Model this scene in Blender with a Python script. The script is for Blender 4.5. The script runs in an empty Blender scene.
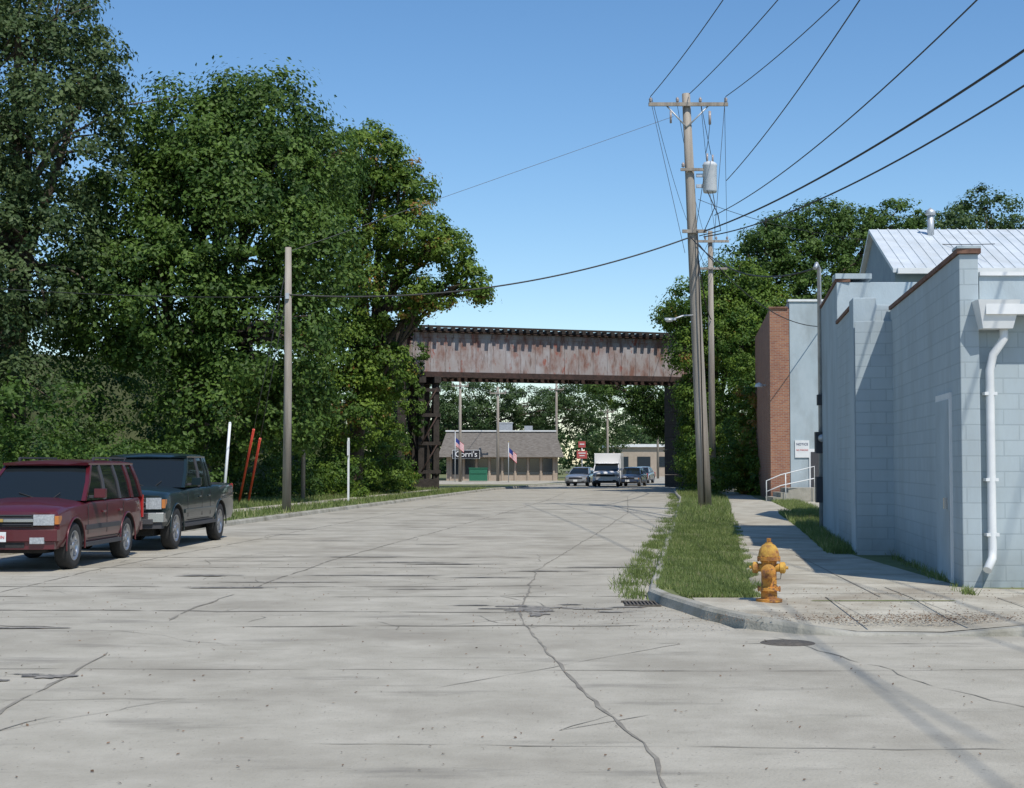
import bpy, bmesh, math, random
import numpy as np
from mathutils import Vector, Matrix
random.seed(7); rng=np.random.default_rng(11)
scene=bpy.context.scene
scene.view_settings.view_transform='Standard'; scene.view_settings.look='None'; scene.view_settings.exposure=0

# ---------------------------------------------------------------- materials
def M(name,c1,c2=None,scale=3.0,rough=.8,bump=0.0,bscale=30,metal=0.0,coat=0.0,lo=.35,hi=.65,stretch=(1,1,1),spec=.5,c3=None,s3=.4,c4=None,s4=1,st4=(1,1,1),l4=.55,h4=.7,c5=None,s5=20,l5=.6,h5=.66):
    m=bpy.data.materials.new(name); m.use_nodes=True; nt=m.node_tree; N=nt.nodes; L=nt.links
    b=N['Principled BSDF']; b.inputs['Roughness'].default_value=rough; b.inputs['Metallic'].default_value=metal
    b.inputs['Coat Weight'].default_value=coat; b.inputs['Coat Roughness'].default_value=.05
    b.inputs['Specular IOR Level'].default_value=spec
    b.inputs['Base Color'].default_value=(*c1,1)
    tc=N.new('ShaderNodeTexCoord'); mp=N.new('ShaderNodeMapping'); mp.inputs['Scale'].default_value=stretch
    L.new(tc.outputs['Object'],mp.inputs['Vector'])
    def layer(out,c,s,a,bb,src):
        n3=N.new('ShaderNodeTexNoise'); n3.inputs['Scale'].default_value=s; n3.inputs['Detail'].default_value=8; n3.inputs['Roughness'].default_value=.62
        L.new(src,n3.inputs['Vector'])
        r3=N.new('ShaderNodeMapRange'); r3.inputs[1].default_value=a; r3.inputs[2].default_value=bb
        L.new(n3.outputs['Fac'],r3.inputs[0])
        mx=N.new('ShaderNodeMix'); mx.data_type='RGBA'; L.new(r3.outputs[0],mx.inputs[0]); L.new(out,mx.inputs[6]); mx.inputs[7].default_value=(*c,1)
        return mx.outputs[2]
    if c2:
        n=N.new('ShaderNodeTexNoise'); n.inputs['Scale'].default_value=scale; n.inputs['Detail'].default_value=8; n.inputs['Roughness'].default_value=.65
        L.new(mp.outputs[0],n.inputs['Vector'])
        r=N.new('ShaderNodeValToRGB'); r.color_ramp.elements[0].position=lo; r.color_ramp.elements[1].position=hi
        r.color_ramp.elements[0].color=(*c1,1); r.color_ramp.elements[1].color=(*c2,1)
        L.new(n.outputs['Fac'],r.inputs['Fac']); out=r.outputs[0]
        if c3: out=layer(out,c3,s3,.48,.68,mp.outputs[0])
        if c4:
            m4=N.new('ShaderNodeMapping'); m4.inputs['Scale'].default_value=st4; L.new(tc.outputs['Object'],m4.inputs['Vector'])
            out=layer(out,c4,s4,l4,h4,m4.outputs[0])
        if c5: out=layer(out,c5,s5,l5,h5,mp.outputs[0])
        L.new(out,b.inputs['Base Color'])
    if bump>0:
        n2=N.new('ShaderNodeTexNoise'); n2.inputs['Scale'].default_value=bscale; n2.inputs['Detail'].default_value=6
        L.new(mp.outputs[0],n2.inputs['Vector'])
        bp=N.new('ShaderNodeBump'); bp.inputs['Strength'].default_value=bump; bp.inputs['Distance'].default_value=.02
        L.new(n2.outputs['Fac'],bp.inputs['Height']); L.new(bp.outputs[0],b.inputs['Normal'])
    return m

def brickmat(name,c1,c2,cm,bw,rh,ms=.01,bump=.5,dirt=(.3,.3,.3),dirtamt=.25):
    m=bpy.data.materials.new(name); m.use_nodes=True; nt=m.node_tree; N=nt.nodes; L=nt.links
    b=N['Principled BSDF']; b.inputs['Roughness'].default_value=.85
    tc=N.new('ShaderNodeTexCoord'); sp=N.new('ShaderNodeSeparateXYZ'); L.new(tc.outputs['Object'],sp.inputs[0])
    ad=N.new('ShaderNodeMath'); L.new(sp.outputs[0],ad.inputs[0]); L.new(sp.outputs[1],ad.inputs[1])
    cb=N.new('ShaderNodeCombineXYZ'); L.new(ad.outputs[0],cb.inputs[0]); L.new(sp.outputs[2],cb.inputs[1])
    br=N.new('ShaderNodeTexBrick'); L.new(cb.outputs[0],br.inputs['Vector']); br.inputs['Scale'].default_value=1
    br.inputs['Brick Width'].default_value=bw; br.inputs['Row Height'].default_value=rh; br.inputs['Mortar Size'].default_value=ms
    br.inputs['Color1'].default_value=(*c1,1); br.inputs['Color2'].default_value=(*c2,1); br.inputs['Mortar'].default_value=(*cm,1)
    n=N.new('ShaderNodeTexNoise'); n.inputs['Scale'].default_value=.9; n.inputs['Detail'].default_value=9; n.inputs['Roughness'].default_value=.7
    mp=N.new('ShaderNodeMapping'); mp.inputs['Scale'].default_value=(1.6,1.6,.5); L.new(tc.outputs['Object'],mp.inputs[0]); L.new(mp.outputs[0],n.inputs['Vector'])
    mr=N.new('ShaderNodeMapRange'); mr.inputs[1].default_value=.45; mr.inputs[2].default_value=.75; mr.inputs[4].default_value=dirtamt
    L.new(n.outputs['Fac'],mr.inputs[0])
    mx=N.new('ShaderNodeMix'); mx.data_type='RGBA'; L.new(mr.outputs[0],mx.inputs[0]); L.new(br.outputs['Color'],mx.inputs[6]); mx.inputs[7].default_value=(*dirt,1)
    n5=N.new('ShaderNodeTexNoise'); n5.inputs['Scale'].default_value=3; n5.inputs['Detail'].default_value=7; L.new(tc.outputs['Object'],n5.inputs['Vector'])
    zz=N.new('ShaderNodeMapRange'); zz.inputs[1].default_value=.1; zz.inputs[2].default_value=.9; zz.inputs[3].default_value=1.1; zz.inputs[4].default_value=0; L.new(sp.outputs[2],zz.inputs[0])
    mu=N.new('ShaderNodeMath'); mu.operation='MULTIPLY'; L.new(zz.outputs[0],mu.inputs[0]); L.new(n5.outputs['Fac'],mu.inputs[1])
    mx2=N.new('ShaderNodeMix'); mx2.data_type='RGBA'; L.new(mu.outputs[0],mx2.inputs[0]); L.new(mx.outputs[2],mx2.inputs[6]); mx2.inputs[7].default_value=(*[c*.75 for c in dirt],1)
    L.new(mx2.outputs[2],b.inputs['Base Color'])
    bp=N.new('ShaderNodeBump'); bp.inputs['Strength'].default_value=bump; bp.inputs['Distance'].default_value=.01; bp.invert=True
    L.new(br.outputs['Fac'],bp.inputs['Height']); L.new(bp.outputs[0],b.inputs['Normal'])
    return m

def leafmat(name,dark,light,tan=None,trans=.35):
    m=bpy.data.materials.new(name); m.use_nodes=True; nt=m.node_tree; N=nt.nodes; L=nt.links
    b=N['Principled BSDF']; b.inputs['Roughness'].default_value=.55; b.inputs['Specular IOR Level'].default_value=.3
    at=N.new('ShaderNodeAttribute'); at.attribute_name='tone'
    r=N.new('ShaderNodeValToRGB'); e=r.color_ramp.elements; e[0].color=(*dark,1); e[1].color=(*light,1); e[1].position=.85
    if tan:
        k=e.new(1.0); k.color=(*tan,1)
    L.new(at.outputs['Fac'],r.inputs['Fac']); L.new(r.outputs[0],b.inputs['Base Color'])
    t=N.new('ShaderNodeBsdfTranslucent'); L.new(r.outputs[0],t.inputs['Color'])
    mx=N.new('ShaderNodeMixShader'); mx.inputs[0].default_value=trans
    L.new(b.outputs[0],mx.inputs[1]); L.new(t.outputs[0],mx.inputs[2]); L.new(mx.outputs[0],N['Material Output'].inputs[0])
    return m

CONC=M('road_concrete',(.335,.31,.25),(.43,.40,.33),scale=1.3,rough=.9,bump=.4,bscale=45,c3=(.275,.25,.20),s3=.45,c4=(.19,.175,.145),s4=1.1,st4=(.5,1.7,1),l4=.57,h4=.76,c5=(.22,.20,.165),s5=26,l5=.60,h5=.70)
WALK=M('sidewalk_concrete',(.35,.32,.25),(.49,.455,.37),scale=1.6,rough=.9,bump=.35,bscale=50,c3=(.27,.23,.17),s3=.7,c5=(.25,.22,.17),s5=30,l5=.60,h5=.70)
CURB=M('kerb_concrete',(.26,.25,.21),(.44,.42,.36),scale=3,rough=.9,bump=.5,c3=(.17,.16,.12),s3=1.5)
CRACK=M('crack_filler',(.16,.145,.12),(.28,.26,.215),scale=3,rough=.95)
STAIN_SHADOW=M('tar_stain_and_shadow',(.12,.115,.105),(.27,.25,.215),scale=5,rough=.9,lo=.42,hi=.58)  # tar tone, also used for the cast shadow painted on the road
GRASSG=M('grass_ground',(.10,.125,.04),(.17,.19,.07),scale=2.5,rough=1,bump=.8,bscale=25,c3=(.24,.21,.12),s3=.9)
SOIL=M('woodland_soil',(.04,.05,.018),(.07,.08,.03),scale=1,rough=1,bump=.8,bscale=6)
GRASS=leafmat('grass_blades',(.11,.155,.04),(.25,.31,.10),(.40,.36,.20),.35)
LEAF_D=leafmat('leaf_dark',(.025,.065,.010),(.12,.20,.035))
LEAF_G=leafmat('leaf_grey_green',(.035,.07,.022),(.12,.17,.06))
LEAF_B=leafmat('leaf_bright',(.04,.095,.012),(.18,.27,.035),(.30,.17,.05))
LEAF_X=leafmat('leaf_far',(.03,.065,.02),(.10,.16,.05))
BARK=M('bark',(.05,.038,.025),(.11,.085,.06),scale=8,rough=.95,bump=.8,stretch=(1,1,.2))
POLEW=M('weathered_pole_wood',(.22,.19,.155),(.38,.34,.29),scale=6,rough=.95,bump=.5,stretch=(1,1,.06))
BLUE=brickmat('painted_block',(.375,.44,.47),(.405,.47,.495),(.325,.385,.41),.4,.2,.008,.5,(.28,.31,.31),.55)
BLUE2=M('painted_render',(.35,.42,.45),(.42,.485,.515),scale=1.2,rough=.85,bump=.2,stretch=(1,1,.5),c3=(.30,.345,.36),s3=.8)
SIDING=M('blue_grey_siding',(.20,.27,.33),(.25,.33,.38),scale=2,rough=.7)
BRICK=brickmat('red_brick',(.26,.095,.055),(.36,.16,.085),(.30,.24,.19),.22,.075,.01,.4,(.15,.07,.05),.6)
WHITE=M('white_paint',(.64,.66,.66),(.76,.77,.76),scale=2,rough=.5)
METROOF=M('white_metal_roof',(.52,.57,.60),(.64,.68,.70),scale=1,rough=.45,c3=(.50,.53,.53),s3=.9)
RUSTTRIM=M('rusty_coping',(.10,.05,.035),(.22,.12,.08),scale=5,rough=.9)
GIRD=M('faded_girder_paint',(.31,.275,.265),(.20,.105,.08),scale=1.3,rough=.9,bump=.4,lo=.44,hi=.62,stretch=(1,1,.45),c3=(.37,.36,.37),s3=.9,c4=(.10,.055,.04),s4=2.2,st4=(2.5,1,.4),l4=.55,h4=.72,c5=(.27,.10,.075),s5=1.7,l5=.58,h5=.64)
RUST=M('dark_rust',(.03,.021,.018),(.07,.04,.032),scale=4,rough=.95,bump=.4)
TIMB=M('creosote_timber',(.022,.018,.015),(.05,.04,.033),scale=5,rough=.95,bump=.5)
GALV=M('galvanised_steel',(.42,.44,.46),(.55,.57,.58),scale=8,rough=.5,metal=.5)
TRANS=M('transformer_grey',(.50,.53,.55),(.58,.60,.61),scale=5,rough=.5)
WIRE=M('black_cable',(.02,.02,.02),rough=.6)
WIREG=M('bare_wire',(.08,.08,.09),rough=.5,metal=.3)
CERAM=M('insulator',(.35,.30,.28),rough=.25)
BLACK=M('black_rubber',(.018,.018,.018),(.03,.03,.03),scale=20,rough=.85)
PLAST=M('grey_plastic',(.05,.05,.055),rough=.6)
GLASS=M('dark_car_glass',(.012,.016,.018),rough=.04,spec=.5)
CHROME=M('chrome',(.50,.51,.53),rough=.22,metal=1)
RIM=M('alloy_rim',(.40,.41,.43),rough=.35,metal=.8)
LAMP=M('headlamp_lens',(.42,.45,.47),(.25,.27,.29),scale=30,rough=.08,coat=1)
AMBER=M('amber_lens',(.45,.16,.04),rough=.15)
RED=M('red_lens',(.4,.02,.02),rough=.2)
REDP=M('red_plastic',(.65,.05,.03),(.75,.10,.06),scale=4,rough=.5)
GOLD=M('gold_mark',(.55,.38,.12),rough=.3,metal=.5)
MAROON=M('maroon_paint',(.10,.010,.016),(.085,.010,.015),scale=1,rough=.35,metal=.15,coat=.55)
DKGREEN=M('dark_green_paint',(.010,.022,.024),rough=.32,metal=.15,coat=.6)
SILVER=M('silver_paint',(.35,.36,.38),rough=.3,metal=.5,coat=1)
WHITEV=M('white_vehicle_paint',(.75,.75,.75),rough=.35,coat=.6)
DKBLUE=M('dark_blue_paint',(.03,.05,.10),rough=.3,coat=1)
HYD=M('hydrant_paint',(.50,.20,.035),(.56,.29,.05),scale=9,rough=.8,bump=.5,c3=(.17,.06,.03),s3=6,c4=(.22,.10,.05),s4=16,l4=.52,h4=.6)
HYDY=M('hydrant_yellow',(.60,.36,.06),(.48,.22,.04),scale=12,rough=.8,bump=.5,lo=.4,hi=.7,c3=(.25,.10,.04),s3=9)
SHING=M('mansard_shingle',(.13,.115,.10),(.22,.20,.18),scale=3,rough=.95,bump=.6,bscale=12,stretch=(1,1,4))
TANW=M('tan_wall',(.34,.28,.22),(.40,.33,.26),scale=2,rough=.8)
WINDOW=M('window_glass',(.03,.04,.05),rough=.08,spec=.8)
GREENB=M('green_bin',(.02,.14,.08),rough=.5)
BLKSIGN=M('black_sign',(.015,.015,.02),rough=.5)
FLAGR=M('flag_red',(.55,.03,.04),rough=.8); FLAGW=M('flag_white',(.8,.8,.8),rough=.8); FLAGB=M('flag_blue',(.03,.05,.25),rough=.8)
TXTK=M('dark_lettering',(.03,.04,.12),rough=.6); TXTW=M('white_lettering',(.8,.8,.8),rough=.6); TXTR=M('red_lettering',(.6,.04,.04),rough=.6)
IRON=M('cast_iron',(.06,.055,.045),(.13,.11,.09),scale=20,rough=.9,bump=.4)
DEBRIS=leafmat('dry_debris',(.10,.06,.035),(.24,.16,.10),(.28,.12,.06),.1)

# ---------------------------------------------------------------- mesh builder
class MB:
    def __init__(s): s.v=[]; s.f=[]; s.m=[]; s.sm=[]; s.mats=[]
    def mi(s,mat):
        if mat not in s.mats: s.mats.append(mat)
        return s.mats.index(mat)
    def add(s,vs,fs,mat,smooth=False):
        o=len(s.v); s.v+= [tuple(v) for v in vs]; k=s.mi(mat)
        for f in fs: s.f.append(tuple(i+o for i in f)); s.m.append(k); s.sm.append(smooth)
    def box(s,c,d,mat,rz=0,rx=0,ry=0):
        R=Matrix.Rotation(rz,3,'Z')@Matrix.Rotation(ry,3,'Y')@Matrix.Rotation(rx,3,'X'); c=Vector(c)
        vs=[c+R@Vector((x*d[0]/2,y*d[1]/2,z*d[2]/2)) for x in(-1,1) for y in(-1,1) for z in(-1,1)]
        s.add(vs,[(0,1,3,2),(4,6,7,5),(0,4,5,1),(2,3,7,6),(0,2,6,4),(1,5,7,3)],mat)
    def hexa(s,b,t,mat):
        s.add(list(b)+list(t),[(3,2,1,0),(4,5,6,7),(0,1,5,4),(1,2,6,5),(2,3,7,6),(3,0,4,7)],mat)
    def prism(s,poly,z0,z1,mat,topmat=None):
        n=len(poly)
        s.add([(x,y,z0) for x,y in poly]+[(x,y,z1) for x,y in poly],[tuple((i,(i+1)%n,(i+1)%n+n,i+n)) for i in range(n)]+[tuple(range(n))[::-1]],mat)
        s.add([(x,y,z1) for x,y in poly],[tuple(range(n))],topmat or mat)
    def tube(s,pts,rad,mat,seg=8,cap=True):
        pts=[Vector(p) for p in pts]; n=len(pts)
        if not hasattr(rad,'__len__'): rad=[rad]*n
        vs=[]; up=None
        for i,p in enumerate(pts):
            t=(pts[min(i+1,n-1)]-pts[max(i-1,0)]).normalized()
            if up is None:
                up=Vector((0,0,1)) if abs(t.z)<.9 else Vector((1,0,0))
            a=t.cross(up).normalized(); b=a.cross(t).normalized(); up=b
            for k in range(seg):
                an=2*math.pi*k/seg; vs.append(p+(a*math.cos(an)+b*math.sin(an))*rad[i])
        fs=[(i*seg+k,i*seg+(k+1)%seg,(i+1)*seg+(k+1)%seg,(i+1)*seg+k) for i in range(n-1) for k in range(seg)]
        s.add(vs,fs,mat,True)
        if cap: s.add(vs[:seg],[tuple(range(seg))],mat); s.add(vs[-seg:],[tuple(range(seg))[::-1]],mat)
    def lathe(s,prof,mat,seg=20,c=(0,0,0),axis='Z'):
        vs=[];c=Vector(c)
        for r,h in prof:
            for k in range(seg):
                a=2*math.pi*k/seg; x,y=r*math.cos(a),r*math.sin(a)
                vs.append(c+(Vector((x,y,h)) if axis=='Z' else Vector((h,x,y)) if axis=='X' else Vector((x,h,y))))
        n=len(prof)
        s.add(vs,[(i*seg+k,i*seg+(k+1)%seg,(i+1)*seg+(k+1)%seg,(i+1)*seg+k) for i in range(n-1) for k in range(seg)],mat,True)
    def loft(s,rings,mat,caps=True,smooth=True):
        n=len(rings[0]); vs=[p for r in rings for p in r]
        s.add(vs,[(i*n+k,i*n+(k+1)%n,(i+1)*n+(k+1)%n,(i+1)*n+k) for i in range(len(rings)-1) for k in range(n)],mat,smooth)
        if caps: s.add(rings[0],[tuple(range(n))[::-1]],mat); s.add(rings[-1],[tuple(range(n))],mat)
    def ribbon(s,pts,w,z,mat):
        P=[Vector((p[0],p[1])) for p in pts]; vs=[]
        for i,p in enumerate(P):
            t=(P[min(i+1,len(P)-1)]-P[max(i-1,0)]).normalized(); nn=Vector((-t.y,t.x)); ww=w[i] if hasattr(w,'__len__') else w
            vs+=[(p.x+nn.x*ww/2,p.y+nn.y*ww/2,z),(p.x-nn.x*ww/2,p.y-nn.y*ww/2,z)]
        s.add(vs,[(2*i+1,2*i+3,2*i+2,2*i) for i in range(len(P)-1)],mat)
    def build(s,name,parent=None,loc=(0,0,0),rz=0,bevel=0,fix=True,sharp=None):
        me=bpy.data.meshes.new(name); me.from_pydata(s.v,[],s.f)
        for m in s.mats: me.materials.append(m)
        me.polygons.foreach_set('material_index',s.m); me.polygons.foreach_set('use_smooth',s.sm)
        if fix:
            bm=bmesh.new(); bm.from_mesh(me); bmesh.ops.remove_doubles(bm,verts=bm.verts,dist=1e-5); bmesh.ops.recalc_face_normals(bm,faces=bm.faces); bm.to_mesh(me); bm.free()
        if sharp: me.set_sharp_from_angle(angle=math.radians(sharp))
        ob=bpy.data.objects.new(name,me); scene.collection.objects.link(ob); ob.location=loc; ob.rotation_euler=(0,0,rz)
        if parent: ob.parent=parent
        if bevel:
            b=ob.modifiers.new('bevel','BEVEL'); b.width=bevel; b.segments=2; b.limit_method='ANGLE'
        return ob
def empty(name,loc=(0,0,0),rz=0):
    e=bpy.data.objects.new(name,None); scene.collection.objects.link(e); e.location=loc; e.rotation_euler=(0,0,rz); return e
def text(s,name,parent,loc,size,mat,rot=(math.pi/2,0,0),align='CENTER'):
    c=bpy.data.curves.new(name,'FONT'); c.body=s; c.size=size; c.align_x=align; c.align_y='CENTER'; c.extrude=.002
    c.materials.append(mat); o=bpy.data.objects.new(name,c); scene.collection.objects.link(o); o.parent=parent; o.location=loc; o.rotation_euler=rot; return o

# ---------------------------------------------------------------- foliage
def leaf_arrays(P,Nrm,size,tone,aspect=.6):
    n=len(P)
    Nrm=Nrm/np.linalg.norm(Nrm,axis=1,keepdims=True)
    r=rng.normal(size=(n,3)); t=np.cross(Nrm,r); t/=np.linalg.norm(t,axis=1,keepdims=True); b=np.cross(Nrm,t)
    s=(size*rng.uniform(.6,1.3,n))[:,None]
    V=np.stack([P+t*s*.5,P+b*s*aspect*.5+Nrm*s*.06,P-t*s*.5,P-b*s*aspect*.5+Nrm*s*.06],1)
    return V.reshape(-1,3)
def leaf_mesh(name,P,Nrm,size,tone,mat,parent=None,aspect=.6):
    V=leaf_arrays(P,Nrm,size,tone,aspect); n=len(P)
    me=bpy.data.meshes.new(name); me.from_pydata(V.tolist(),[],np.arange(4*n).reshape(-1,4).tolist())
    a=me.attributes.new('tone','FLOAT','FACE'); a.data.foreach_set('value',np.clip(tone,0,1).astype(np.float32))
    me.materials.append(mat); ob=bpy.data.objects.new(name,me); scene.collection.objects.link(ob)
    if parent: ob.parent=parent
    return ob
def crown(blobs,n,clump=.55,tone0=0.0,perclump=75,inner=.6):
    B=np.array(blobs,float); w=(B[:,3]*B[:,5]+B[:,4]*B[:,5]+B[:,3]*B[:,4]); w/=w.sum()
    nc=max(1,n//perclump); k=rng.choice(len(B),nc,p=w)
    u=rng.normal(size=(nc,3)); u/=np.linalg.norm(u,axis=1,keepdims=True)
    rr=inner+(1.12-inner)*rng.random(nc)**.7
    C=B[k,:3]+u*B[k,3:6]*rr[:,None]
    ct=rng.normal(.42,.24,nc)+tone0; cs=clump*rng.uniform(.6,2.1,nc)
    j=rng.integers(0,nc,n)
    q=rng.normal(size=(n,3)); q/=np.linalg.norm(q,axis=1,keepdims=True)
    off=q*(rng.random(n)**.45)[:,None]; off[:,2]*=.6
    off+=rng.normal(size=(n,3))*.12
    P=C[j]+off*cs[j][:,None]
    out=(P-B[k[j],:3])/B[k[j],3:6]
    N=out*.5+off*1.0+np.array([0,0,.45])+rng.normal(size=(n,3))*.42
    P[:,2]=np.maximum(P[:,2],.15)
    return P,N,ct[j]+rng.normal(0,.10,n)
def tree(name,base,blobs,n,leaf,mat,trunk=.35,clump=.55,tone0=0,limb=True,lean=(0,0),twigs=0):
    e=empty(name,(0,0,0))
    P,N,t=crown(blobs,n,clump,tone0); leaf_mesh('foliage',P,N,leaf,t,mat,e)
    mb=MB(); bx,by=base; top=max(b[2] for b in blobs); mid=top*.55
    tr=[(bx,by,0),(bx+lean[0]*.2,by+lean[1]*.2,mid*.35),(bx+lean[0]*.6+.2,by+lean[1]*.6,mid*.75),(bx+lean[0],by+lean[1],mid),(bx+lean[0]*1.2,by,top)]
    mb.tube(tr,[trunk*1.3,trunk,trunk*.8,trunk*.6,.06],BARK,10)
    for i,b in enumerate(blobs):
        s=Vector(tr[1+i%3]); en=Vector(b[:3]); m=s.lerp(en,.5)+Vector((random.uniform(-.5,.5),random.uniform(-.5,.5),.4))
        mb.tube([s,m,en],[trunk*.45,trunk*.28,.05],BARK,7)
        for q in range(5):
            d=Vector((random.gauss(0,1),random.gauss(0,1),random.gauss(.2,1))).normalized()
            e2=en+Vector((d.x*b[3],d.y*b[4],d.z*b[5]))*.95; s2=m.lerp(en,random.random()*.7)
            mb.tube([s2,s2.lerp(e2,.5)+Vector((0,0,.3)),e2],[.09,.06,.02],BARK,5)
    for i in range(twigs):
        b=random.choice(blobs[:3]); s=Vector(b[:3]); d=Vector((random.uniform(.3,1.2),random.uniform(-.3,.3),random.uniform(.4,1.3))).normalized()
        L_=random.uniform(3.6,5.2); m=s+d*L_*.6+Vector((0,0,.3)); mb.tube([s,m,s+d*L_+Vector((.5,0,-.1))],[.06,.035,.012],BARK,5)
        mb.tube([m,m+Vector((random.uniform(-.4,.8),0,random.uniform(.4,1.1)))],[.03,.01],BARK,5)
    mb.build('trunk_and_limbs',e,fix=False)
    return e

# ---------------------------------------------------------------- ground and road
LEFT=[(12,-11.2),(25,-9.8),(40,-7.9),(50,-6.8),(66,-4.9),(82,-3.1),(98,-1.2),(112,1.5),(125,4.5),(150,8.5),(220,20),(400,50)]
RIGHT=[(19,1.7),(30,3.0),(42,4.5),(55,6.0),(70,7.8),(82,8.9),(98,10.5),(112,13.0),(125,15.8),(150,19.5),(220,31),(400,61)]
def xl(d): return float(np.interp(d,[p[0] for p in LEFT],[p[1] for p in LEFT]))
def xr(d): return float(np.interp(d,[p[0] for p in RIGHT],[p[1] for p in RIGHT]))
g=MB(); g.add([(-3000,-800,-.06),(3000,-800,-.06),(3000,4000,-.06),(-3000,4000,-.06)],[(0,1,2,3)],GRASSG); g.build('ground')
r=MB()
r.add([(-90,-60,0),(90,-60,0),(90,15.6,0),(-90,15.6,0)],[(0,1,2,3)],CONC)
ds=[15.6,19,25,30,40,42,50,55,66,70,82,98,112,125,150,220,400]
vs=[]
for d in ds: vs+=[(xl(d)-.1,d,0),((xr(d) if d>=19 else 2.2)+.1,d,0)]
r.add(vs,[(2*i,2*i+1,2*i+3,2*i+2) for i in range(len(ds)-1)],CONC)
r.build('road')
v=MB()
dl=[12,25,40,50,66,82,98,112,125,150,220,400]
vs=[];
for d in dl: vs+=[(-150,d,.12),(xl(d)-.14,d,.12)]
v.add(vs,[(2*i,2*i+1,2*i+3,2*i+2) for i in range(len(dl)-1)],GRASSG); v.build('grass_verge')
v=MB(); dr=[17.4,19,30,42,55,70,82,98,112,125,150,220,400]; vs=[]
for d in dr: vs+=[((xr(d) if d>=19 else 1.98)+.14,d,.12),(200,d,.12)]
v.add(vs,[(2*i,2*i+1,2*i+3,2*i+2) for i in range(len(dr)-1)],GRASSG); v.build('grass_verge')
def kerb(name,pts,hs):
    mb=MB()
    PP=[];HH=[]
    for i in range(len(pts)-1):
        L=math.dist(pts[i],pts[i+1]); k=max(1,min(40,int(L/.6)))
        for j in range(k):
            t=j/k; PP.append((pts[i][0]*(1-t)+pts[i+1][0]*t,pts[i][1]*(1-t)+pts[i+1][1]*t)); HH.append(hs[i]*(1-t)+hs[i+1]*t)
    PP.append(pts[-1]); HH.append(hs[-1])
    P=[Vector(p) for p in PP]; rings=[]
    for i,p in enumerate(P):
        t=(P[min(i+1,len(P)-1)]-P[max(i-1,0)]).normalized(); n=Vector((t.y,-t.x)); h=HH[i]; w=random.uniform(-.008,.012)
        rings.append([(p.x-n.x*.01,p.y-n.y*.01,-.04),(p.x+n.x*(.015+w),p.y+n.y*(.015+w),max(.01,h-.035+w)),(p.x+n.x*(.045+w),p.y+n.y*(.045+w),h+w*.3),(p.x+n.x*.15,p.y+n.y*.15,h+.003),(p.x+n.x*.15,p.y+n.y*.15,-.04)])
    mb.loft(rings,CURB,smooth=False); return mb.build(name)
rc=[(xr(d),d) for d in dr[::-1] if d>=19]+[(1.78,18.2),(1.95,17.4),(2.1,16.5),(2.4,15.6),(2.85,15.1),(3.4,14.9),(4.3,14.88),(5.2,14.9),(60,14.9)]
hh=[.13]*(len(rc)-5)+[.09,.03,.02,.10,.13]
kerb('kerb',rc[::-1],hh[::-1])
kerb('kerb',[(xl(d),d) for d in dl[::-1]],[.13]*len(dl))
cs=MB(); fr=[(2.12,17.2,.12),(2.25,16.55,.12),(2.52,15.74,.12),(2.93,15.26,.08),(3.45,15.06,.035),(4.3,15.04,.03),(5.2,15.06,.105),(60,15.06,.135)]
bk=[(2.12,17.75),(2.4,17.75),(2.7,17.75),(3.0,17.75),(3.5,17.75),(4.3,17.75),(5.2,17.75),(60,17.75)]
vs=[p for p in fr]+[(x,y,.128) for x,y in bk]; n=len(fr)
cs.add(vs,[(i,i+1,n+i+1,n+i) for i in range(n-1)],WALK); cs.build('corner_pavement')
sw=MB()
def wx(d): return 5.75+.127*(d-19.2)
S=[(17.75,2.9,9.0),(19.2,3.05,5.76),(26.2,4.0,5.9),(26.25,4.0,5.6),(36,5.35,7.0),(48,6.9,8.6),(60,8.6,10.4),(70,9.9,11.3),(82,11.2,12.8),(98,12.8,14.3),(130,18,19.5)]
vs=[]
for d,a,b in S: vs+=[(a,d,.128),(b,d,.128)]
sw.add(vs,[(2*i,2*i+1,2*i+3,2*i+2) for i in range(len(S)-1)],WALK)
sw.add([(8.8,48.5,.129),(14,49.5,.129),(14.5,64,.129),(10.6,64,.129)],[(0,1,2,3)],WALK)
sw.build('sidewalk')
sj=MB()
for i in range(34):
    d=18.3+i*1.55
    a=np.interp(d,[s[0] for s in S],[s[1] for s in S]); b=np.interp(d,[s[0] for s in S],[s[2] for s in S])
    sj.ribbon([(a,d),(b,d+.05)],.02,.133,CRACK)
for p in ([(2.5,16.2),(9,16.3)],[(3.6,15.1),(3.7,17.8)],[(4.6,15.1),(4.75,19.2)],[(5.6,15.1),(5.7,17.7)],[(4.35,17.8),(4.9,26)]): sj.ribbon(p,.018,.1345,CRACK)
sj.build('sidewalk_joints')
sl=MB(); vs=[]
for d in [14,25,40,50,66,82,92]: vs+=[(xl(d)-3.2,d,.128),(xl(d)-1.9,d,.128)]
sl.add(vs,[(2*i,2*i+1,2*i+3,2*i+2) for i in range(6)],WALK); sl.build('sidewalk')
lot=MB(); lot.add([(-22,116,.128),(1.6,116,.128),(7.2,142,.128),(-22,142,.128)],[(0,1,2,3)],WALK); lot.build('parking_lot')
cr=MB()
def wig(p,q,n,a):
    out=[]; off=0
    for i in range(n+1):
        t=i/n; off=off*.7+random.gauss(0,a); out.append((p[0]+(q[0]-p[0])*t+off,p[1]+(q[1]-p[1])*t+off*.8))
    return out
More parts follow.
